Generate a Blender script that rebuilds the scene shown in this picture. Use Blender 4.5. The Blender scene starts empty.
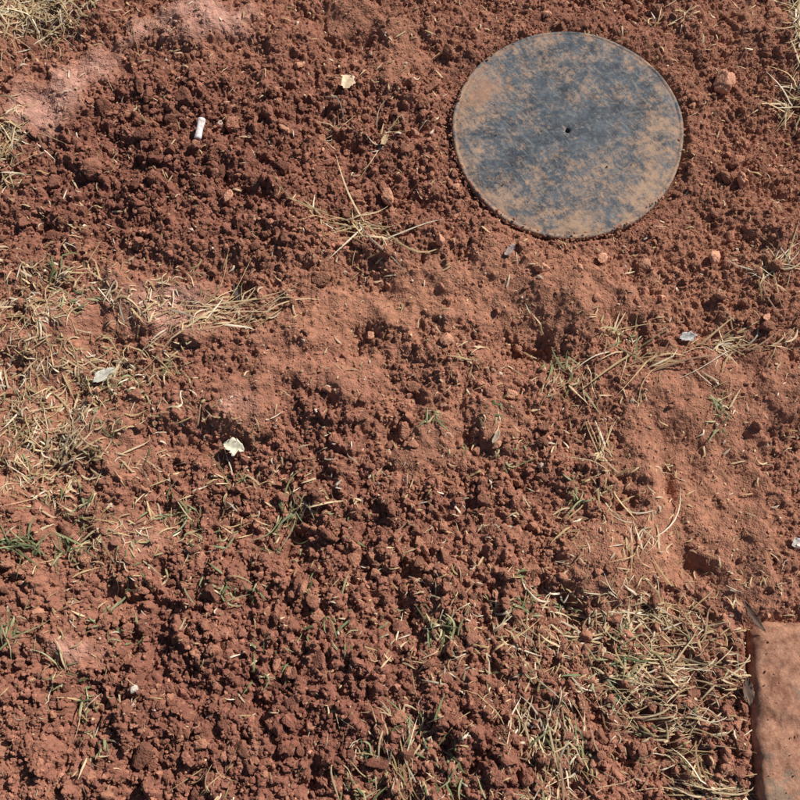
import bpy, bmesh, math, numpy as np
from mathutils import Vector
rng = np.random.default_rng(7)
scene = bpy.context.scene
scene.view_settings.view_transform = 'Standard'
scene.view_settings.look = 'None'
scene.view_settings.exposure = 0

# ---------------------------------------------------------------- camera
TILT = math.radians(15.5); DIST = 1.04; FOV = math.radians(45)
cd = bpy.data.cameras.new("Camera"); cam = bpy.data.objects.new("Camera", cd)
scene.collection.objects.link(cam); scene.camera = cam
cd.angle = FOV; cd.clip_start = 0.01; cd.clip_end = 500
CX, CY, CZ = 0, -DIST*math.sin(TILT), DIST*math.cos(TILT)
cam.location = (CX, CY, CZ); cam.rotation_euler = (TILT, 0, 0)
T = math.tan(FOV/2)
def S(px, py):
    """surveyed photo point -> ground metres"""
    x = (px-400)/400*T; y = (400-py)/400*T
    c, s = math.cos(TILT), math.sin(TILT)
    d = (x, y*c+s, y*s-c); k = CZ/-d[2]
    return CX+d[0]*k, CY+d[1]*k
PX = 0.00108

# ---------------------------------------------------------------- light
SUN_EL = math.radians(43); SUN_AZ = math.radians(52)   # azimuth clockwise from +Y
w = bpy.data.worlds.new("World"); scene.world = w; w.use_nodes = True
nt = w.node_tree; bg = nt.nodes['Background']
sky = nt.nodes.new('ShaderNodeTexSky'); sky.sky_type = 'NISHITA'; sky.sun_disc = False
sky.sun_elevation = SUN_EL; sky.sun_rotation = SUN_AZ
nt.links.new(sky.outputs[0], bg.inputs[0]); bg.inputs[1].default_value = 0.055
sd = bpy.data.lights.new("sun", 'SUN'); sd.energy = 5.0; sd.angle = math.radians(0.53); sd.color = (1, 0.965, 0.92)
so = bpy.data.objects.new("sun", sd); scene.collection.objects.link(so)
v = Vector((math.cos(SUN_EL)*math.sin(SUN_AZ), math.cos(SUN_EL)*math.cos(SUN_AZ), math.sin(SUN_EL)))
so.rotation_euler = v.to_track_quat('Z', 'Y').to_euler(); so.location = v*5

# ---------------------------------------------------------------- noise
TB = [rng.random((256, 256)) for _ in range(12)]
def vn(x, y, k=0):
    xi = np.floor(x); yi = np.floor(y); fx = x-xi; fy = y-yi
    xi = xi.astype(np.int64); yi = yi.astype(np.int64)
    fx = fx*fx*fx*(fx*(fx*6-15)+10); fy = fy*fy*fy*(fy*(fy*6-15)+10)
    t = TB[k]; a = xi & 255; b = yi & 255; a1 = (xi+1) & 255; b1 = (yi+1) & 255
    return (t[a, b]*(1-fx)+t[a1, b]*fx)*(1-fy)+(t[a, b1]*(1-fx)+t[a1, b1]*fx)*fy
def fbm(x, y, f, oct=4, k=0, g=0.5):
    s = 0; amp = 1; tot = 0; c, sn = math.cos(.6), math.sin(.6)
    x = x*f; y = y*f
    for i in range(oct):
        s = s+amp*vn(x+17.3*i, y-9.1*i, (k+i) % 12); tot += amp; amp *= g
        x, y = (x*c-y*sn)*2.03, (x*sn+y*c)*2.03
    return s/tot
def crumbs(x, y, cell, k, rmin=.25, rmax=.8, prob=.85, flat=.5):
    gx = x/cell; gy = y/cell; xi = np.floor(gx).astype(np.int64); yi = np.floor(gy).astype(np.int64)
    best = np.zeros_like(gx)
    for dx in (-1, 0, 1):
        for dy in (-1, 0, 1):
            a = (xi+dx) & 255; b = (yi+dy) & 255
            cx = xi+dx+TB[k][a, b]; cy = yi+dy+TB[(k+1) % 12][a, b]
            u = TB[(k+2) % 12][a, b]; r = rmin+(rmax-rmin)*u**1.6
            ok = TB[(k+3) % 12][a, b] < prob
            q1 = TB[(k+4) % 12][a, b]; q2 = TB[(k+5) % 12][a, b]; q3 = TB[(k+6) % 12][a, b]
            ex = gx-cx; ey = gy-cy; c, s = np.cos(q1*6.28), np.sin(q1*6.28)
            u1 = ex*c+ey*s; v1 = -ex*s+ey*c
            # blocky super-ellipse footprint with tilted top face: broken earth, not balls
            m = np.power(np.abs(u1*(.75+.5*q2))**3+np.abs(v1*(1.2-.4*q2))**3+1e-9, 1/3.)
            t = np.clip(1-(m/r)**2.6, 0, 1)
            h = (r*np.sqrt(t)*.8+(u1*(q3-.5)+v1*(q2-.5))*flat*1.1*ss(0, .5, t))*ok
            best = np.maximum(best, h)
    return best*cell
def ss(a, b, t):
    t = np.clip((t-a)/(b-a), 0, 1); return t*t*(3-2*t)
def blob(x, y, px, py, rx, ry, rot=0):
    cx, cy = S(px, py); c, s = math.cos(math.radians(rot)), math.sin(math.radians(rot))
    dx = x-cx; dy = (y-cy)
    u = (dx*c+dy*s)/(rx*PX); v_ = (-dx*s+dy*c)/(ry*PX*1.05)
    return np.exp(-(u*u+v_*v_)*0.7)
def blobs(x, y, L):
    s = 0
    for b in L:
        wt = b[5] if len(b) > 5 else 1
        s = s+wt*blob(x, y, b[0], b[1], b[2], b[3], b[4] if len(b) > 4 else 0)
    return s

LID = S(566, 136); LR = 0.1335
BR = S(810, 746)

SMOOTH = [(205, 22, 62, 34, 0, 1.1), (40, 100, 42, 48, 0, 1.1), (95, 60, 30, 18), (185, 305, 48, 26, 0, 1.1), (395, 300, 104, 46, 10, 1.15),
          (712, 500, 62, 70, 0, 1.3), (607, 570, 36, 32, 0, 1.1), (340, 18, 30, 20), (232, 405, 34, 28, 0, 1.05), (125, 540, 36, 34, 0, 1),
          (470, 425, 64, 30, 20, .95), (72, 650, 30, 22, 0, 1.1), (620, 300, 56, 24, 0, .7), (735, 35, 70, 40, 0, .5), (740, 390, 60, 50, 0, .95),
          (540, 310, 56, 22, 0, .7), (400, 60, 60, 40, 0, .6), (95, 310, 50, 40, 0, 1), (30, 420, 50, 70, 0, .8), (660, 430, 40, 40, 0, .7),
          (340, 390, 50, 26, 0, .7), (745, 620, 20, 30, 0, .8), (500, 540, 28, 22, 0, .5), (120, 440, 50, 30, 0, .7), (60, 740, 26, 20, 0, .6), (330, 660, 28, 18, 0, .5), (200, 600, 26, 18, 0, .5), (275, 475, 30, 20, 0, .4)]
ROUGHC = [(180, 150, 140, 80, 0, .85), (130, 650, 190, 130, 0, .95), (330, 560, 150, 120, 0, .8), (300, 730, 240, 80, 0, .95), (520, 690, 120, 100, 0, .7), (700, 740, 80, 60, 0, .6),
          (300, 220, 60, 60, 0, .7), (480, 260, 60, 30, 0, .6), (560, 430, 80, 60, 0, .3), (720, 230, 90, 90, 0, .15), (420, 170, 80, 90, 0, .2), (340, 80, 60, 60, 0, .3)]
PINK = [(205, 22, 60, 32), (38, 108, 44, 46, 0, .9), (95, 60, 40, 24, 0, .6), (185, 305, 46, 26, 0, .9), (95, 310, 50, 30, 0, .45), (232, 405, 26, 20, 0, .6), (72, 650, 26, 18, 0, .8), (130, 540, 26, 26, 0, .4), (40, 420, 60, 60, 0, .25)]
DARK = [(170, 130, 130, 60), (230, 215, 120, 50), (310, 50, 50, 30, 0, .5), (60, 215, 60, 40, 0, .7), (150, 670, 180, 110, 0, .7), (330, 740, 160, 60, 0, .7), (300, 520, 120, 80, 0, .5), (560, 730, 120, 60, 0, .3)]
LIGHT = [(395, 300, 100, 45), (712, 500, 80, 90, 0, .9), (620, 300, 140, 60, 0, .6), (470, 425, 80, 40, 0, .6), (735, 60, 90, 100, 0, .5), (605, 560, 50, 40, 0, .5),
         (740, 250, 60, 80, 0, .5), (400, 60, 60, 40, 0, .4), (60, 400, 80, 90, 0, .5)]
# small deep hollows (depth m, px, py, rx, ry)
PITS = [(.016, 238, 290, 13, 20), (.015, 298, 545, 14, 14), (.013, 120, 600, 16, 10), (.014, 668, 478, 7, 24), (.012, 535, 355, 26, 9), (.011, 45, 230, 14, 14), (.012, 115, 100, 16, 10),
        (.012, 390, 435, 8, 16), (.011, 520, 480, 10, 14), (.012, 470, 560, 12, 10), (.013, 200, 690, 14, 12), (.012, 330, 400, 8, 12), (.010, 425, 210, 16, 8), (.012, 690, 570, 16, 8), (.011, 560, 600, 12, 10), (.012, 90, 470, 8, 14), (.012, 410, 620, 12, 10)]

def fields(x, y):
    n = fbm(x, y, 28, 4, 3); n2 = fbm(x, y, 9, 3, 6)
    sm = ss(.36, .75, blobs(x, y, SMOOTH)+(n-.5)*1.5+(n2-.5)*.5)
    rc = np.clip(blobs(x, y, ROUGHC)+(n2-.5)*.8, 0, 1.2)
    return sm, rc, n, n2

def height(x, y, full=False):
    sm, rc, n, n2 = fields(x, y)
    far = 1-ss(.75, 1.6, np.hypot(x, y-.2))
    h = (fbm(x, y, 5, 3, 1)-.5)*.045*far+(fbm(x, y, 16, 3, 8)-.5)*.032
    h = h+(fbm(x, y, .6, 3, 2)-.5)*.10*ss(1., 5, np.hypot(x, y))
    h = h-.018*blob(x, y, 722, 505, 56, 60)+.012*blob(x, y, 645, 500, 16, 56)
    h = h+.010*blob(x, y, 205, 22, 60, 30)+.006*blob(x, y, 40, 100, 45, 45)
    h = h-.010*blob(x, y, 390, 300, 70, 36)+.009*blob(x, y, 607, 565, 26, 24)
    for p in PITS: h = h-p[0]*blob(x, y, *p[1:])
    wx = x+(fbm(x, y, 70, 2, 5)-.5)*.012; wy = y+(fbm(x, y, 70, 2, 9)-.5)*.012
    wx = wx+(fbm(x, y, 240, 2, 2)-.5)*.004; wy = wy+(fbm(x, y, 240, 2, 3)-.5)*.004
    wx2 = x+(vn(x*300, y*300, 4)-.5)*.003; wy2 = y+(vn(x*300, y*300, 7)-.5)*.003
    r1 = (1-sm)
    micro = np.abs(fbm(x, y, 210, 2, 10)-.5)
    h = h+r1*(crumbs(wx, wy, .032, 0, .15, .6, .5)*(.13+.45*rc)
              + crumbs(wx, wy, .0145, 2, .2, .75, .7)*(.32+.48*rc)
              + crumbs(wx2, wy2, .0076, 4, .2, .8, .8)*(.68+.40*rc)
              + crumbs(wx2, wy2, .0041, 6, .25, .8, .85)*1.0 + micro*.008
              - crumbs(wx, wy, .019, 9, .15, .6, .5)*(.10+.50*rc)
              - crumbs(wx2, wy2, .010, 1, .15, .6, .6)*(.25+.5*rc))*far
    h = h+sm*((fbm(x, y, 60, 4, 2)-.5)*.010+crumbs(wx, wy, .014, 5, .1, .5, .4)*.45+crumbs(wx2, wy2, .006, 8, .15, .6, .5)*.45+micro*.003)*far+sm*.009
    d = np.hypot(x-LID[0], y-LID[1])
    k = 1-ss(LR-.003, LR+.009, d)
    h = h*(1-k)+(-.006)*k
    ring = np.exp(-((d-LR-.02)/.022)**2)
    h = h*(1-.35*ring)+.005*ring
    b = 1-ss(.92, 1.14, np.maximum(np.abs(x-BR[0])/.056, np.abs(y-BR[1])/.117))
    h = h*(1-b)
    return (h, sm, rc, n, n2) if full else h

# ---------------------------------------------------------------- mesh helper
def make_mesh(name, V, F, col=None, smooth=True, mat=None):
    me = bpy.data.meshes.new(name); V = np.asarray(V, dtype=np.float32); F = np.asarray(F, dtype=np.int32)
    me.vertices.add(len(V)); me.vertices.foreach_set('co', V.ravel())
    k = F.shape[1]; me.loops.add(F.size); me.loops.foreach_set('vertex_index', F.ravel())
    me.polygons.add(len(F)); me.polygons.foreach_set('loop_start', np.arange(0, F.size, k, dtype=np.int32))
    me.polygons.foreach_set('use_smooth', np.full(len(F), smooth, dtype=bool))
    me.update(calc_edges=True)
    if col is not None:
        c = np.ones((len(V), 4), dtype=np.float32); c[:, :3] = col
        a = me.color_attributes.new('tint', 'FLOAT_COLOR', 'POINT'); a.data.foreach_set('color', c.ravel())
    ob = bpy.data.objects.new(name, me); scene.collection.objects.link(ob)
    if mat: me.materials.append(mat)
    return ob
def lin(r, g, b):
    f = lambda c: ((c/255+.055)/1.055)**2.4 if c > 10 else c/255/12.92
    return np.array([f(r), f(g), f(b)])

# ---------------------------------------------------------------- materials
def N(nt, t, **kw):
    n = nt.nodes.new(t)
    for k, v_ in kw.items(): setattr(n, k, v_)
    return n
def tint_mat(name, rough=.95, bump=.3, bscale=900, var=.35, vscale=160, spec=.15, transl=0, dist=.0015, diffuse=False, det=3):
    m = bpy.data.materials.new(name); m.use_nodes = True; nt = m.node_tree; b = nt.nodes['Principled BSDF']; out = nt.nodes['Material Output']
    if diffuse:
        nt.nodes.remove(b); b = N(nt, 'ShaderNodeBsdfDiffuse'); b.inputs['Roughness'].default_value = .6; nt.links.new(b.outputs[0], out.inputs[0]); ci = b.inputs['Color']
    else:
        b.inputs['Roughness'].default_value = rough; b.inputs['Specular IOR Level'].default_value = spec; ci = b.inputs['Base Color']
    at = N(nt, 'ShaderNodeAttribute', attribute_name='tint')
    tc = N(nt, 'ShaderNodeTexCoord')
    n1 = N(nt, 'ShaderNodeTexNoise'); n1.inputs['Scale'].default_value = vscale; n1.inputs['Detail'].default_value = det; n1.inputs['Roughness'].default_value = .7
    nt.links.new(tc.outputs['Object'], n1.inputs['Vector'])
    mr = N(nt, 'ShaderNodeMapRange'); mr.inputs[1].default_value = .3; mr.inputs[2].default_value = .7
    mr.inputs[3].default_value = 1-var; mr.inputs[4].default_value = 1+var
    nt.links.new(n1.outputs[0], mr.inputs[0])
    mul = N(nt, 'ShaderNodeVectorMath', operation='SCALE')
    nt.links.new(at.outputs['Color'], mul.inputs[0]); nt.links.new(mr.outputs[0], mul.inputs['Scale'])
    nt.links.new(mul.outputs[0], ci)
    if bump:
        n2 = N(nt, 'ShaderNodeTexNoise'); n2.inputs['Scale'].default_value = bscale; n2.inputs['Detail'].default_value = 1.5; n2.inputs['Roughness'].default_value = .7
        nt.links.new(tc.outputs['Object'], n2.inputs['Vector'])
        bp = N(nt, 'ShaderNodeBump'); bp.inputs['Strength'].default_value = bump; bp.inputs['Distance'].default_value = dist
        nt.links.new(n2.outputs[0], bp.inputs['Height']); nt.links.new(bp.outputs[0], b.inputs['Normal'])
    if transl:
        tr = N(nt, 'ShaderNodeBsdfTranslucent'); mx = N(nt, 'ShaderNodeMixShader'); mx.inputs[0].default_value = transl
        nt.links.new(mul.outputs[0], tr.inputs[0]); nt.links.new(b.outputs[0], mx.inputs[1]); nt.links.new(tr.outputs[0], mx.inputs[2]); nt.links.new(mx.outputs[0], out.inputs[0])
    return m
soil = tint_mat('red_clay_soil', bump=1, bscale=520, var=.28, vscale=140, dist=.0026, diffuse=True)
crumb_m = tint_mat('red_clay_crumb', bump=0, var=.25, vscale=300, diffuse=True, det=1)
straw_m = tint_mat('dry_straw', rough=.6, bump=0, var=.12, spec=.3, transl=.12, det=1)
green_m = tint_mat('green_blade', rough=.5, bump=0, var=.15, spec=.35, transl=.2, det=1)
stone_m = tint_mat('stone', rough=.85, bump=.8, bscale=500, var=.25, vscale=200)

# ---------------------------------------------------------------- ground sheet
def axis(a, b, st, far):
    core = np.arange(a, b+st, st); out = []; s = st; p = 0
    while p < far: s *= 1.09; p += s; out.append(p)
    out = np.array(out); return np.concatenate([a-out[::-1], core, core[-1]+out])
X = axis(-.54, .54, .0012, 60); Y = axis(-.43, .58, .0012, 60)
gx, gy = np.meshgrid(X, Y, indexing='ij')
H, SM, RC, NN, N2 = height(gx, gy, full=True)
def soil_colour(x, y, sm, n, n2):
    base = lin(165, 115, 94)[None, :]*np.ones((x.size, 1))
    def mix(a, c, t): t = np.clip(t, 0, 1)[:, None]; return a*(1-t)+c[None, :]*t
    x = x.ravel(); y = y.ravel(); sm = sm.ravel(); n = n.ravel(); n2 = n2.ravel()
    c = mix(base, lin(140, 93, 78), blobs(x, y, DARK)*.75+(n2-.5)*.8)
    c = mix(c, lin(190, 139, 110), blobs(x, y, LIGHT)*.6+(n-.5)*.5)
    c = mix(c, lin(181, 129, 104), sm*.35)
    c = mix(c, lin(202, 157, 139), ss(.3, .95, blobs(x, y, PINK)+(n-.5)*1.1)*.8)
    return c*(.80+.40*fbm(x, y, 120, 3, 7))[:, None]
GC = soil_colour(gx, gy, SM, NN, N2)
nx, ny = gx.shape
idx = np.arange(nx*ny).reshape(nx, ny)
F = np.stack([idx[:-1, :-1].ravel(), idx[1:, :-1].ravel(), idx[1:, 1:].ravel(), idx[:-1, 1:].ravel()], 1)
make_mesh('ground', np.stack([gx.ravel(), gy.ravel(), H.ravel()], 1), F, GC, True, soil)
def hz(x, y):
    x = np.asarray(x, float); y = np.asarray(y, float)
    i = np.clip(np.searchsorted(X, x)-1, 0, nx-2); j = np.clip(np.searchsorted(Y, y)-1, 0, ny-2)
    fx = (x-X[i])/(X[i+1]-X[i]); fy = (y-Y[j])/(Y[j+1]-Y[j])
    return (H[i, j]*(1-fx)+H[i+1, j]*fx)*(1-fy)+(H[i, j+1]*(1-fx)+H[i+1, j+1]*fx)*fy

# ---------------------------------------------------------------- clods
def ico(sub):
    bm = bmesh.new(); bmesh.ops.create_icosphere(bm, subdivisions=sub, radius=1)
    V = np.array([v_.co[:] for v_ in bm.verts]); F = np.array([[q.index for q in f.verts] for f in bm.faces]); bm.free(); return V, F
def lumpy(V, nb, amp, r, nflat=8):
    C = r.normal(size=(nb, 3)); C /= np.linalg.norm(C, axis=1)[:, None]; A = r.uniform(.22, .65, nb)
    ang = np.arccos(np.clip(V@C.T, -1, 1)); b = (A*np.sqrt(np.clip(1-(ang/A)**2, 0, 1))).max(1)
    out = V.copy()
    for _ in range(nflat):   # fracture planes
        n = r.normal(size=3); n /= np.linalg.norm(n); c0 = r.uniform(.42, .8); d = out@n; m = d > c0; out[m] -= np.outer(d[m]-c0, n)*.95
    R = .8+amp*b*.75+.045*r.normal(size=len(V))
    return out*R[:, None]
def rotm(n, r):
    q = r.normal(size=(n, 4)); q /= np.linalg.norm(q, axis=1)[:, None]; a, b, c, d = q.T
    return np.stack([1-2*(c*c+d*d), 2*(b*c-a*d), 2*(b*d+a*c), 2*(b*c+a*d), 1-2*(b*b+d*d), 2*(c*d-a*b), 2*(b*d-a*c), 2*(c*d+a*b), 1-2*(b*b+c*c)], 1).reshape(n, 3, 3)
def scatter(n, dens, r, pad=.003):
    ox, oy = [], []; tot = 0
    while tot < n:
        x = r.uniform(-.53, .53, n); y = r.uniform(-.425, .57, n)
        k = r.random(n) < dens(x, y)
        d = np.hypot(x-LID[0], y-LID[1]); k &= d > LR+pad
        k &= ~((np.abs(x-BR[0]) < .052+pad) & (np.abs(y-BR[1]) < .112+pad))
        k &= np.abs(x) < .405+(y+.4)*.16
        ox.append(x[k]); oy.append(y[k]); tot += k.sum()
    return np.concatenate(ox)[:n], np.concatenate(oy)[:n]
def dens(x, y):
    sm, rc, n, n2 = fields(x, y); return np.clip((.2+.8*rc)*(1-.93*sm)*(.35+1.3*ss(.4, .65, n)), 0.008, 1)
def dens_fine(x, y):
    sm, rc, n, n2 = fields(x, y); return np.clip((.6+.4*rc)*(1-.75*sm)*(.5+.9*ss(.4, .65, n)), 0.05, 1)
def clods(name, n, sub, rad, nb, amp, seed, xy=None, cols=None, nvar=24, dn=None, pad=.003):
    r = np.random.default_rng(seed); V0, F0 = ico(sub)
    var = np.stack([lumpy(V0, nb, amp, r) for _ in range(nvar)])
    if xy is None: x, y = scatter(n, dn or dens, r, pad)
    else: x, y = xy; n = len(x)
    R = rad(r, n); vi = r.integers(0, nvar, n); M = rotm(n, r)
    P = var[vi]*r.uniform(.55, 1.35, (n, 1, 3)); P = np.einsum('nij,nvj->nvi', M, P)*R[:, None, None]
    P[:, :, 2] *= .85
    z = hz(x, y)+R*r.uniform(-.2, .5, n)
    P += np.stack([x, y, z], 1)[:, None, :]
    sm, rc, a, b = fields(x, y)
    if cols is None:
        c = soil_colour(x, y, sm, a, b)*r.uniform(.75, 1.2, (n, 1))
        t = (r.random(n) < .14)[:, None]; c = np.where(t, c*.5+lin(204, 148, 118)*.5, c)
    else: c = cols(r, n)
    c = np.repeat(c, len(V0), 0)
    Fs = (F0[None]+(np.arange(n)*len(V0))[:, None, None]).reshape(-1, 3)
    return P.reshape(-1, 3), Fs, c
def join(parts):
    V = []; Fs = []; C = []; o = 0
    for a, b, c in parts: V.append(a); Fs.append(b+o); C.append(c); o += len(a)
    return np.concatenate(V), np.concatenate(Fs), np.concatenate(C)
V, Fs, C = join([clods('a', 74000, 1, lambda r, n: .0008+.0014*r.random(n)**1.4, 2, .3, 1, dn=dens_fine),
                 clods('b', 16000, 2, lambda r, n: .0017+.0021*r.random(n)**2, 8, .45, 2)])
make_mesh('soil_crumbs', V, Fs, C, False, crumb_m)
V, Fs, C = join([clods('b', 2800, 3, lambda r, n: .0032+.0030*r.random(n)**2.1, 30, .7, 4, pad=.005),
                 clods('c', 360, 4, lambda r, n: .0053+.0052*r.random(n)**2.6, 90, .8, 3, pad=.009)])
make_mesh('soil_clods', V, Fs, C, True, soil)

# pebbles / hard lumps seen in the photo
PEB = [(388, 200, 9), (720, 88, 10), (712, 260, 8), (540, 275, 8), (740, 183, 7), (232, 207, 7), (690, 110, 5), (645, 268, 6), (440, 245, 6), (455, 190, 5), (300, 70, 5),
       (270, 20, 6), (575, 275, 6), (510, 395, 6), (370, 335, 6), (445, 345, 7), (600, 262, 6), (765, 320, 5), (40, 612, 6), (495, 445, 5), (285, 135, 6), (145, 235, 5), (660, 300, 4), (415, 135, 5), (545, 20, 6)]
pp = np.array([S(a, b) for a, b, _ in PEB]); pr = np.array([c for *_, c in PEB])*PX*1.1
a, b, c = clods('p', 0, 4, lambda r, n: pr, 40, .5, 11, xy=(pp[:, 0], pp[:, 1]), cols=lambda r, n: lin(206, 150, 120)[None]*r.uniform(.75, 1.15, (n, 1)))
a.reshape(len(PEB), -1, 3)[:, :, 2] += (pr*.35)[:, None]
r = np.random.default_rng(5); qx, qy = scatter(460, lambda x, y: np.ones_like(x)*.6, r)
a2, b2, c2 = clods('p', 0, 3, lambda r, n: .0014+.0028*r.random(n)**2, 7, .28, 12, xy=(qx, qy), cols=lambda r, n: np.where(r.random((n, 1)) < .25, lin(212, 188, 168), lin(198, 143, 116))*r.uniform(.65, 1.15, (n, 1)))
make_mesh('pebbles', np.concatenate([a, a2]), np.concatenate([b, b2+len(a)]), np.concatenate([c, c2]), True, stone_m)

# ---------------------------------------------------------------- blades
def blades(name, x, y, ang, L, W, curl, lift, cols, mat, seed, arch=.12):
    r = np.random.default_rng(seed); n = len(x); K = 8; s = np.linspace(0, 1, K)[None]
    a = ang[:, None]+curl[:, None]*s+.25*curl[:, None]*np.sin(s*5+r.uniform(0, 6, (n, 1)))
    kk = r.random((n, 1)); a = a+np.where(r.random((n, 1)) < .3, r.normal(0, .9, (n, 1)), 0)*(s > kk)
    st = (L/(K-1))[:, None]; ce = np.cos(lift)[:, None]
    bx = x[:, None]+np.concatenate([np.zeros((n, 1)), np.cumsum(np.cos(a[:, :-1])*st*ce, 1)], 1)
    by = y[:, None]+np.concatenate([np.zeros((n, 1)), np.cumsum(np.sin(a[:, :-1])*st*ce, 1)], 1)
    g = hz(bx.ravel(), by.ravel()).reshape(n, K)
    gm = g.copy(); gm[:, 1:] = np.maximum(gm[:, 1:], g[:, :-1]); gm[:, :-1] = np.maximum(gm[:, :-1], g[:, 1:])
    z0 = gm[:, :1]; z1 = gm[:, -1:]
    z = z0*(1-s)+z1*s+L[:, None]*arch*4*s*(1-s)*r.uniform(0, 1, (n, 1))*.35+L[:, None]*np.sin(lift)[:, None]*s*(1-.35*s)
    z = np.maximum(z, gm)+.0012
    dl = np.hypot(bx-LID[0], by-LID[1]); z = np.where(dl < LR+.002, np.maximum(z, .0135), z)
    wd = W[:, None]*.5*np.clip(np.minimum(1.15-s**2.2, .55+s*3), .08, 1)
    px_ = -np.sin(a)*wd; py_ = np.cos(a)*wd; roll = r.uniform(-.6, .6, (n, 1))
    Lf = np.stack([bx+px_, by+py_, z+wd*roll], 2); Rt = np.stack([bx-px_, by-py_, z-wd*roll], 2); M = np.stack([bx, by, z+wd*.35], 2)
    V = np.stack([Lf, M, Rt], 2).reshape(-1, 3)
    q = []
    for k in range(K-1):
        for j in range(2): q.append([k*3+j, k*3+j+1, (k+1)*3+j+1, (k+1)*3+j])
    F = (np.array(q)[None]+(np.arange(n)*K*3)[:, None, None]).reshape(-1, 4)
    return make_mesh(name, V, F, np.repeat(cols, K*3, 0), True, mat)

# clumps: px,py,rx,ry,count,len_px(mean),angle(deg or None)
ST = [(25, 14, 48, 26, 400, 17, None), (8, 150, 14, 40, 140, 16, None), (60, 5, 60, 10, 90, 18, None), (35, 290, 60, 40, 240, 14, None), (40, 390, 70, 80, 450, 13, None),
      (60, 470, 70, 44, 190, 12, None), (150, 300, 60, 24, 110, 14, None), (225, 322, 48, 12, 80, 32, 15), (110, 380, 50, 44, 180, 14, None), (30, 430, 60, 50, 170, 12, None),
      (355, 228, 34, 10, 34, 34, 150), (400, 246, 24, 12, 12, 30, -40), (345, 125, 18, 10, 12, 22, None), (370, 145, 24, 10, 10, 24, None),
      (797, 40, 8, 60, 240, 18, 80), (792, 110, 7, 20, 54, 18, None), (778, 268, 20, 24, 36, 22, None), (738, 346, 32, 10, 44, 28, 15), (640, 362, 28, 14, 22, 32, 30), (610, 350, 30, 20, 12, 28, None),
      (608, 465, 10, 20, 34, 20, 110), (560, 378, 22, 16, 34, 16, 70), (575, 500, 40, 50, 44, 14, None), (645, 545, 18, 14, 18, 26, 60), (610, 625, 100, 36, 320, 15, None), (680, 700, 66, 46, 230, 21, 8),
      (590, 690, 70, 50, 120, 13, None), (550, 745, 36, 36, 110, 21, 100), (400, 745, 38, 36, 90, 19, 100), (715, 790, 34, 8, 90, 24, 150), (540, 790, 40, 12, 50, 18, None), (650, 650, 66, 30, 130, 17, 160),
      (300, 516, 30, 18, 14, 18, None), (100, 700, 30, 40, 30, 15, None), (470, 610, 40, 40, 36, 11, None), (250, 480, 50, 30, 44, 11, None), (90, 560, 70, 60, 110, 12, None),
      (430, 660, 60, 40, 50, 11, None), (490, 380, 60, 30, 28, 11, None), (670, 20, 60, 16, 20, 14, None), (710, 400, 20, 16, 18, 16, None), (560, 640, 50, 30, 50, 13, None), (180, 500, 80, 60, 90, 11, None),
      (230, 780, 30, 16, 18, 16, 80), (150, 380, 50, 50, 70, 12, None)]
def gather(lst, r, sp=1.0, per=7):
    xs, ys, an, Ls = [], [], [], []
    for px, py, rx, ry, n, l, a in lst:
        cx, cy = S(px, py)
        nt_ = max(2, n//per); tx = r.normal(0, .6, nt_); ty = r.normal(0, .6, nt_); ti = r.integers(0, nt_, n)
        ta = r.uniform(0, 6.28, nt_)
        xs.append(cx+(tx[ti]+r.normal(0, .22, n))*rx*PX*sp); ys.append(cy+(ty[ti]+r.normal(0, .22, n))*ry*PX*sp)
        if a is None: an.append(np.where(r.random(n) < .5, ta[ti]+r.normal(0, .5, n), r.uniform(0, 6.28, n)))
        else: an.append(math.radians(a)+r.normal(0, .5, n)+math.pi*(r.random(n) < .4))
        Ls.append(l*PX*np.clip(r.lognormal(-.12, .55, n), .2, 2.4))
    x, y, an, Ls = map(np.concatenate, (xs, ys, an, Ls))
    k = (np.hypot(x-LID[0], y-LID[1]) > LR+.01) & ~((np.abs(x-BR[0]) < .06) & (np.abs(y-BR[1]) < .12))
    return x[k], y[k], an[k], Ls[k]
r = np.random.default_rng(21)
x, y, an, Ls = gather(ST, r, per=6)
n2_ = 3800; bx, by = scatter(n2_, lambda x, y: np.clip(.25+.5*blobs(x, y, [(40, 400, 120, 160), (600, 640, 200, 140), (450, 500, 200, 120, 0, .5)]), 0, 1), r)
x = np.concatenate([x, bx]); y = np.concatenate([y, by]); an = np.concatenate([an, r.uniform(0, 6.28, n2_)]); Ls = np.concatenate([Ls, PX*(2.5+12*r.random(n2_)**2.4)])
n = len(x)
sc = np.array([lin(228, 202, 160), lin(212, 182, 136), lin(240, 224, 194), lin(168, 134, 104), lin(194, 168, 120)])
cols = sc[r.choice(5, n, p=[.30, .26, .15, .15, .14])]*r.uniform(.65, 1.02, (n, 1))
blades('dry_grass', x, y, an, Ls, PX*(.7+1.4*r.random(n)**1.8), r.normal(0, .6, n), np.clip(r.normal(.03, .12, n), 0, .5), cols, straw_m, 31)

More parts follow.
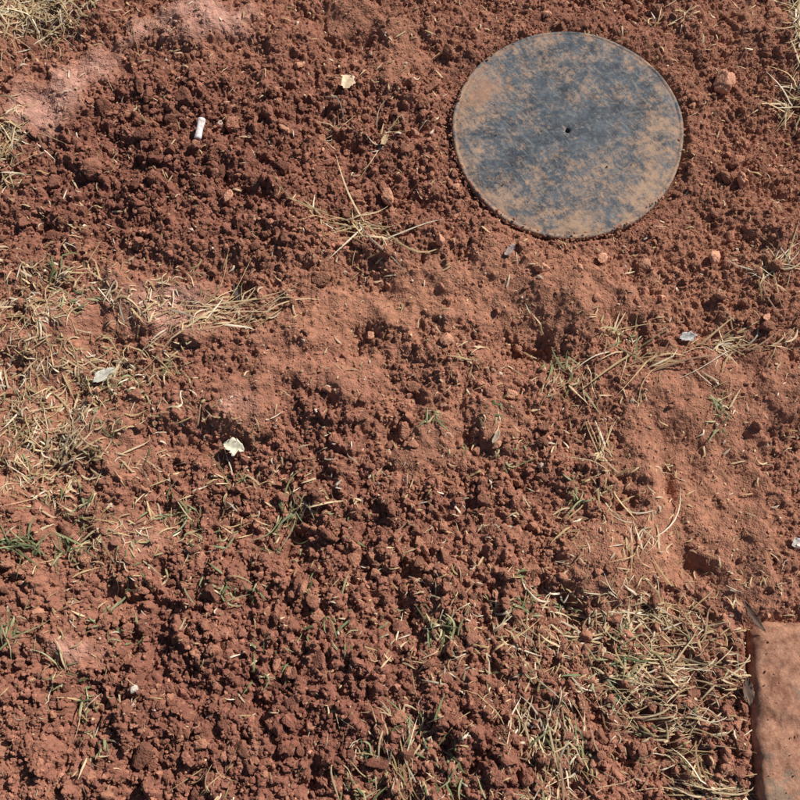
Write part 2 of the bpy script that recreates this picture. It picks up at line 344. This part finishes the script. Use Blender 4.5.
GR = [(20, 553, 16, 10, 34, 20, 20), (72, 535, 10, 16, 24, 18, 90), (190, 505, 22, 16, 24, 13, None), (290, 515, 8, 14, 16, 20, 95), (560, 378, 20, 16, 22, 14, 70), (432, 640, 18, 16, 26, 14, 100),
      (98, 690, 20, 26, 32, 14, None), (635, 365, 26, 14, 10, 16, 30), (400, 735, 40, 34, 60, 16, 100), (712, 405, 16, 12, 20, 12, None), (540, 605, 24, 22, 30, 12, None), (4, 630, 8, 10, 18, 18, None),
      (185, 560, 60, 30, 44, 10, None), (640, 650, 60, 40, 50, 14, None), (30, 300, 40, 30, 26, 12, None), (60, 400, 60, 60, 44, 10, None), (425, 420, 10, 8, 12, 10, None), (660, 705, 50, 40, 30, 15, 10), (130, 600, 40, 30, 26, 12, None),
      (580, 500, 20, 30, 16, 12, None), (550, 740, 30, 30, 26, 16, 100), (220, 530, 40, 24, 22, 12, None), (350, 600, 60, 60, 30, 10, None), (120, 395, 30, 20, 22, 12, None), (500, 480, 60, 40, 20, 10, None), (270, 650, 60, 50, 22, 10, None)]
x, y, an, Ls = gather(GR, r, 1.3); n = len(x)
gc = np.array([lin(148, 156, 108), lin(166, 168, 120), lin(128, 140, 94), lin(184, 180, 134)])
cols = gc[r.integers(0, 4, n)]*r.uniform(.65, 1, (n, 1))
blades('green_grass', x, y, an, Ls, PX*(1.0+1.1*r.random(n)), r.normal(0, .7, n), np.clip(r.normal(.25, .2, n), 0, 1.0), cols, green_m, 33)

# ---------------------------------------------------------------- plastic lid
def lid():
    prof = [(.0, .0065), (.0024, .0065), (.0027, .0068), (.0029, .0108), (.0036, .0117), (.007, .0119), (.02, .0119), (.04, .0118), (.06, .0116), (.08, .0113), (.1, .0109), (.115, .0106),
            (.1270, .0104), (.1280, .0101), (.1290, .0101), (.1298, .0106), (.1314, .0106), (.1327, .0100), (.1334, .0086), (.1336, .002), (.1334, -.010), (.1300, -.0115), (.0, -.0115)]
    seg = 192; V = []; F = []
    for i, (ra, z) in enumerate(prof):
        for s in range(seg):
            t = 2*math.pi*s/seg
            wob = 1+.0060*math.sin(3*t+.6)+.0038*math.sin(5*t)+.0018*math.sin(11*t) if ra > .1 else 1
            rad = max(ra, 1e-5)*wob
            zz = z+(.0012*math.sin(2*t+.5)*(ra/.13)+.0006*math.sin(5*t+1)*(ra/.13))
            V.append((rad*math.cos(t), rad*math.sin(t), zz))
    for i in range(len(prof)-1):
        for s in range(seg):
            F.append([i*seg+s, (i+1)*seg+s, (i+1)*seg+(s+1) % seg, i*seg+(s+1) % seg])
    m = bpy.data.materials.new('dusty_black_plastic'); m.use_nodes = True; nt = m.node_tree; b = nt.nodes['Principled BSDF']
    tc = N(nt, 'ShaderNodeTexCoord')
    wn = N(nt, 'ShaderNodeTexNoise'); wn.inputs['Scale'].default_value = 12; wn.inputs['Detail'].default_value = 2; nt.links.new(tc.outputs['Object'], wn.inputs[0])
    wa = N(nt, 'ShaderNodeVectorMath', operation='SCALE'); wa.inputs['Scale'].default_value = .02; nt.links.new(wn.outputs['Color'], wa.inputs[0])
    wb = N(nt, 'ShaderNodeVectorMath', operation='ADD'); nt.links.new(tc.outputs['Object'], wb.inputs[0]); nt.links.new(wa.outputs[0], wb.inputs[1])
    def noise(scale, det=6, ro=.65, mp=None, dist=0):
        nn = N(nt, 'ShaderNodeTexNoise'); nn.inputs['Scale'].default_value = scale; nn.inputs['Detail'].default_value = det; nn.inputs['Roughness'].default_value = ro; nn.inputs['Distortion'].default_value = dist
        if mp:
            ro_ = N(nt, 'ShaderNodeVectorRotate', rotation_type='Z_AXIS'); ro_.inputs['Angle'].default_value = mp[0]
            ma = N(nt, 'ShaderNodeVectorMath', operation='MULTIPLY'); ma.inputs[1].default_value = mp[1]
            nt.links.new(wb.outputs[0], ro_.inputs[0]); nt.links.new(ro_.outputs[0], ma.inputs[0]); nt.links.new(ma.outputs[0], nn.inputs[0])
        else: nt.links.new(tc.outputs['Object'], nn.inputs[0])
        return nn.outputs[0]
    def rng_(s, a, b_, c=0, d=1):
        q = N(nt, 'ShaderNodeMapRange'); q.inputs[1].default_value = a; q.inputs[2].default_value = b_; q.inputs[3].default_value = c; q.inputs[4].default_value = d
        nt.links.new(s, q.inputs[0]); return q.outputs[0]
    def math_(op, s, t):
        q = N(nt, 'ShaderNodeMath', operation=op, use_clamp=False)
        for i, u in enumerate((s, t)):
            if isinstance(u, (int, float)): q.inputs[i].default_value = u
            else: nt.links.new(u, q.inputs[i])
        return q.outputs[0]
    def mixc(f, a, c):
        q = N(nt, 'ShaderNodeMix', data_type='RGBA'); nt.links.new(f, q.inputs[0])
        for k_, u in ((6, a), (7, c)):
            if hasattr(u, 'links'): nt.links.new(u, q.inputs[k_])
            else: q.inputs[k_].default_value = (*u, 1)
        return q.outputs[2]
    ln = N(nt, 'ShaderNodeVectorMath', operation='LENGTH'); nt.links.new(tc.outputs['Object'], ln.inputs[0])
    edge = rng_(ln.outputs['Value'], .05, .135)
    sx = N(nt, 'ShaderNodeSeparateXYZ'); nt.links.new(tc.outputs['Object'], sx.inputs[0])
    south = rng_(sx.outputs[1], .0, -.12)
    film = rng_(noise(50, 5, .8), .36, .64)
    col = mixc(film, lin(42, 48, 57), lin(88, 96, 103))
    s1 = rng_(noise(75, 4, .8, (.9, (1, 3.6, 1))), .53, .66)
    s2 = rng_(noise(85, 4, .8, (-.2, (1, 2.6, 1))), .55, .68)
    scr = math_('MAXIMUM', s1, s2)
    col = mixc(math_('MULTIPLY', scr, .55), col, lin(148, 144, 136))
    big = noise(17, 5, .75, dist=.5); fine = noise(190, 4, .85); fine2 = noise(52, 6, .85, (.9, (1, 2.4, 1))); f3 = noise(60, 6, .85, (-.1, (1, 1.6, 1)))
    dust = math_('ADD', math_('ADD', math_('MULTIPLY', fine, .7), math_('MULTIPLY', fine2, 1.)), math_('ADD', math_('ADD', math_('MULTIPLY', big, .95), math_('MULTIPLY', f3, .8)), math_('ADD', math_('MULTIPLY', edge, .16), math_('MULTIPLY', south, .10))))
    dm = rng_(dust, 1.75, 2.06)
    col = mixc(math_('MULTIPLY', dm, .85), col, lin(186, 152, 124))
    rim = math_('MULTIPLY', rng_(ln.outputs['Value'], .1262, .1280), rng_(ln.outputs['Value'], .1300, .1290))
    col = mixc(math_('MULTIPLY', rim, rng_(fine2, .42, .6, .0, .7)), col, lin(164, 120, 94))
    vm = N(nt, 'ShaderNodeVectorMath', operation='DISTANCE'); nt.links.new(tc.outputs['Object'], vm.inputs[0]); vm.inputs[1].default_value = (-.094, .060, .01)
    sm_ = rng_(math_('ADD', vm.outputs['Value'], math_('MULTIPLY', noise(50, 5, .8), .14)), .080, .100, 1, 0)
    col = mixc(math_('MULTIPLY', sm_, .55), col, lin(172, 128, 102))
    nt.links.new(col, b.inputs['Base Color'])
    nt.links.new(rng_(dm, 0, 1, .6, .95), b.inputs['Roughness']); b.inputs['Specular IOR Level'].default_value = .25
    bp = N(nt, 'ShaderNodeBump'); bp.inputs['Strength'].default_value = .5; bp.inputs['Distance'].default_value = .0007
    nt.links.new(noise(260, 4), bp.inputs['Height']); nt.links.new(bp.outputs[0], b.inputs['Normal'])
    ob = make_mesh('plastic_lid', V, F, None, True, m); ob.location = (LID[0], LID[1], .0005)
    ob.rotation_euler = (math.radians(.8), math.radians(-.6), 0)
lid()
r = np.random.default_rng(9); t = r.uniform(0, 6.28, 90); q = LR*np.sqrt(r.uniform(.3, 1, 90)); cx_ = LID[0]+q*np.cos(t); cy_ = LID[1]+q*np.sin(t)
cx_ = np.append(cx_, [S(605, 172)[0]]); cy_ = np.append(cy_, [S(605, 172)[1]])
a, b, c = clods('x', 0, 2, lambda r, n: np.append(.0004+.0009*r.random(n-1)**3, .0018), 5, .45, 40, xy=(cx_, cy_))
zz = a.reshape(91, -1, 3); zz[:, :, 2] += (.0125-zz[:, :, 2].mean(1))[:, None]
m_ = 420; t = r.normal(-2.3, 1.2, m_); q = LR+r.normal(.0010, .0022, m_)
a2, b2, c2 = clods('x', 0, 2, lambda r, n: .0008+.0020*r.random(n)**2, 5, .45, 41, xy=(LID[0]+q*np.cos(t), LID[1]+q*np.sin(t)))
zz = a2.reshape(m_, -1, 3); zz[:, :, 2] += (np.where(q < LR-.001, .0120, .0075)-zz[:, :, 2].mean(1))[:, None]
make_mesh('soil_specks', np.concatenate([a, a2]), np.concatenate([b, b2+len(a)]), np.concatenate([c, c2]), True, crumb_m)

# ---------------------------------------------------------------- brick
def brick():
    bm = bmesh.new(); bmesh.ops.create_cube(bm, size=2)
    bmesh.ops.subdivide_edges(bm, edges=bm.edges[:], cuts=70, use_grid_fill=True)
    hx, hy, hh = .058, .116, .028
    V = np.array([v_.co[:] for v_ in bm.verts])
    P = V*np.array([hx, hy, hh]); rad = .030
    # rounded plan corners: squeeze each concentric ring onto a rounded rectangle
    m2 = np.maximum(np.abs(V[:, 0]), np.abs(V[:, 1]))
    ax = hx*m2; ay = hy*m2; rr_ = rad*m2
    cxx = np.clip(P[:, 0], -(ax-rr_), ax-rr_); cyy = np.clip(P[:, 1], -(ay-rr_), ay-rr_)
    dx = P[:, 0]-cxx; dy = P[:, 1]-cyy; l = np.hypot(dx, dy); mx_ = np.maximum(np.abs(dx), np.abs(dy)); f = np.where(l > 1e-7, mx_/np.maximum(l, 1e-7), 1)
    P[:, 0] = cxx+dx*f; P[:, 1] = cyy+dy*f
    # inset distance from outline -> worn quarter-round arris
    ed = np.minimum(hx*(1-m2)*1.2, .016); u = 1-ed/.016
    zt = P[:, 2].copy()
    P[:, 2] = np.where(zt > 0, zt*(1-.46*u**3.2)-.0020*(P[:, 0]/hx)**2, zt)
    nz = (fbm(P[:, 0]+3, P[:, 1]+5, 50, 5, 2, .62)-.5); nz2 = (fbm(P[:, 1]+1, P[:, 0]*.7+7, 38, 4, 6)-.5)
    P[:, 2] += nz*.006*(zt > 0); P[:, 0] += nz2*.012*np.sign(P[:, 0])*m2; P[:, 1] += nz2*.012*np.sign(P[:, 1])*m2
    fl = ss(0, .0014, -(P[:, 1]-.016)+P[:, 0]*-.45+(nz)*.02)*(zt > .5*hh); P[:, 2] -= fl*.0022
    for v_, p in zip(bm.verts, P): v_.co = p
    for f_ in bm.faces: f_.smooth = True
    me = bpy.data.meshes.new('clay_brick'); bm.to_mesh(me); bm.free()
    ob = bpy.data.objects.new('clay_brick', me); scene.collection.objects.link(ob)
    m = bpy.data.materials.new('weathered_clay'); m.use_nodes = True; nt = m.node_tree; b = nt.nodes['Principled BSDF']; tc = N(nt, 'ShaderNodeTexCoord')
    def noise(s, d=6, ro=.65):
        q = N(nt, 'ShaderNodeTexNoise'); q.inputs['Scale'].default_value = s; q.inputs['Detail'].default_value = d; q.inputs['Roughness'].default_value = ro; nt.links.new(tc.outputs['Object'], q.inputs[0]); return q.outputs[0]
    cr = N(nt, 'ShaderNodeValToRGB'); nt.links.new(noise(60, 7, .8), cr.inputs[0]); e = cr.color_ramp.elements
    e[0].position = .36; e[0].color = (*lin(134, 90, 72), 1); e[1].position = .62; e[1].color = (*lin(206, 154, 124), 1)
    c2 = N(nt, 'ShaderNodeValToRGB'); e = c2.color_ramp.elements; e[0].position = .55; e[0].color = (0, 0, 0, 1); e[1].position = .63; e[1].color = (.65, .65, .65, 1)
    sp = N(nt, 'ShaderNodeSeparateXYZ'); nt.links.new(tc.outputs['Object'], sp.inputs[0])
    mr = N(nt, 'ShaderNodeMapRange'); mr.inputs[1].default_value = .03; mr.inputs[2].default_value = -.02; mr.inputs[3].default_value = -.03; mr.inputs[4].default_value = .05; nt.links.new(sp.outputs[1], mr.inputs[0])
    ad = N(nt, 'ShaderNodeMath', operation='ADD'); nt.links.new(noise(34, 7, .75), ad.inputs[0]); nt.links.new(mr.outputs[0], ad.inputs[1]); nt.links.new(ad.outputs[0], c2.inputs[0])
    mx = N(nt, 'ShaderNodeMix', data_type='RGBA'); nt.links.new(c2.outputs[0], mx.inputs[0]); nt.links.new(cr.outputs[0], mx.inputs[6]); mx.inputs[7].default_value = (*lin(132, 122, 104), 1)
    nt.links.new(mx.outputs[2], b.inputs['Base Color']); b.inputs['Roughness'].default_value = .9; b.inputs['Specular IOR Level'].default_value = .2
    bp = N(nt, 'ShaderNodeBump'); bp.inputs['Strength'].default_value = .9; bp.inputs['Distance'].default_value = .0015; nt.links.new(noise(260, 5, .8), bp.inputs['Height']); nt.links.new(bp.outputs[0], b.inputs['Normal'])
    me.materials.append(m); ob.location = (BR[0], BR[1], -.006); ob.rotation_euler = (0, math.radians(-1.5), math.radians(-1.5))
brick()
# soil crumbs lying on the brick
r = np.random.default_rng(77); m_ = 70
a, b, c = clods('x', 0, 2, lambda r, n: .0006+.0012*r.random(n)**2.5, 5, .45, 42, xy=(BR[0]+r.uniform(-.048, .0, m_), BR[1]+r.uniform(-.10, .10, m_)))
zz = a.reshape(m_, -1, 3); zz[:, :, 2] += (.0205-zz[:, :, 2].mean(1))[:, None]
make_mesh('soil_specks', a, b, c, True, crumb_m)

# ---------------------------------------------------------------- leaves / litter
def leaf(name, px, py, Lp, Wp, ang, col, ragged=.25, seed=0, curl=.3, zoff=.003):
    r = np.random.default_rng(seed); nu, nv = 14, 8; L = Lp*PX; W = Wp*PX; V = []; C = []
    x0, y0 = S(px, py)
    e1 = 1+ragged*r.normal(size=nu); e2 = 1+ragged*r.normal(size=nu)
    for i in range(nu):
        u = i/(nu-1); wd = W*.5*max(.06, math.sin(math.pi*min(u*.97+.02, 1))**.65)
        for j in range(nv):
            t = j/(nv-1)*2-1; yy = t*wd*(e1[i] if t > 0 else e2[i])
            xx = (u-.5)*L+ (abs(t)**2)*L*.06*r.normal()
            zz = abs(t)*wd*.45+curl*L*(u-.5)**2+r.normal()*.0003
            V.append((xx, yy, zz)); C.append(col*(.8 if abs(t) < .15 else 1)*r.uniform(.85, 1.1))
    F = [[i*nv+j, (i+1)*nv+j, (i+1)*nv+j+1, i*nv+j+1] for i in range(nu-1) for j in range(nv-1)]
    ob = make_mesh(name, V, F, np.array(C), True, straw_m)
    sx = x0+np.array([-.008, 0, .008, 0, 0, .005, -.005]); sy = y0+np.array([0, 0, 0, .008, -.008, .005, -.005])
    ob.location = (x0, y0, float(hz(sx, sy).max())+zoff); ob.rotation_euler = (r.uniform(-.15, .15), r.uniform(-.15, .15), math.radians(ang))
    so_ = ob.modifiers.new('thick', 'SOLIDIFY'); so_.thickness = .0003
leaf('dry_leaf', 234, 447, 21, 15, -20, lin(236, 228, 200), .3, 1, .2)
leaf('dry_leaf', 105, 376, 25, 11, 35, lin(206, 200, 184), .12, 2)
leaf('dry_leaf', 348, 89, 19, 15, 70, lin(228, 200, 164), .15, 3)
leaf('dry_leaf', 508, 257, 15, 7, 50, lin(180, 158, 150), .1, 4)
leaf('dry_leaf', 686, 339, 18, 9, 10, lin(198, 194, 188), .25, 5)
leaf('dry_leaf', 385, 143, 14, 6, 60, lin(206, 176, 136), .2, 6)
leaf('dead_leaf', 240, 296, 24, 12, -65, lin(70, 50, 42), .15, 7, .5)
leaf('dead_leaf', 746, 617, 30, 8, -60, lin(92, 68, 54), .1, 8, .4)
leaf('dead_leaf', 742, 690, 24, 10, 95, lin(112, 90, 76), .1, 9, .4)
leaf('dry_leaf', 791, 545, 12, 9, 20, lin(214, 206, 196), .25, 10)
leaf('dry_leaf', 495, 440, 14, 5, 60, lin(196, 176, 150), .1, 12)

def lathe(name, prof, seg, mat, jit, seed):
    r = np.random.default_rng(seed); V = []; F = []
    ph = r.uniform(0, 6, 4)
    for i, (u, ra) in enumerate(prof):
        for s in range(seg):
            t = 2*math.pi*s/seg; k = 1+jit*(math.sin(2*t+ph[0]+u*300)+.6*math.sin(3*t+ph[1]-u*500)+.4*math.sin(7*t+u*900))
            V.append((u, ra*k*math.cos(t), ra*k*math.sin(t)))
    F = [[i*seg+s, i*seg+(s+1) % seg, (i+1)*seg+(s+1) % seg, (i+1)*seg+s] for i in range(len(prof)-1) for s in range(seg)]
    return make_mesh(name, V, F, None, True, mat)
def paper(name, c, fil):
    m = bpy.data.materials.new(name); m.use_nodes = True; nt = m.node_tree; b = nt.nodes['Principled BSDF']; tc = N(nt, 'ShaderNodeTexCoord')
    q = N(nt, 'ShaderNodeTexNoise'); q.inputs['Scale'].default_value = 260; q.inputs['Detail'].default_value = 5; nt.links.new(tc.outputs['Object'], q.inputs[0])
    cr = N(nt, 'ShaderNodeValToRGB'); e = cr.color_ramp.elements; e[0].position = .34; e[0].color = (*fil, 1); e[1].position = .54; e[1].color = (*c, 1)
    nt.links.new(q.outputs[0], cr.inputs[0]); nt.links.new(cr.outputs[0], b.inputs['Base Color']); b.inputs['Roughness'].default_value = .8; return m
pm = paper('soiled_paper', lin(232, 228, 224), lin(200, 180, 166))
pr_ = [(0, .0001), (0, .0034), (.0006, .0041), (.004, .0042), (.0095, .0038), (.014, .0039), (.019, .0042), (.0215, .0045), (.024, .0046), (.0252, .0043), (.0255, .0034), (.0249, .0020), (.0247, .0001)]
o = lathe('cigarette_butt', pr_, 28, pm, .03, 2)
x0, y0 = S(201, 148); x1, y1 = S(206, 127)
tt = np.linspace(0, 1, 12); zmx = float(hz(x0+(x1-x0)*tt, y0+(y1-y0)*tt).max())
o.location = (x0, y0, zmx+.0042); o.rotation_euler = (0, math.radians(-3), math.atan2(y1-y0, x1-x0))
wp = [(138, 689, 5), (792, 548, 4)]
a, b, c = clods('w', 0, 4, lambda r, n: np.array([q[2] for q in wp])*PX, 6, .2, 50, xy=tuple(np.array([S(q[0], q[1]) for q in wp]).T), cols=lambda r, n: np.tile(lin(224, 208, 192), (n, 1)))
a[:, 2] += .003
make_mesh('quartz_pebbles', a, b, c, True, stone_m)
print('done', nx, ny)
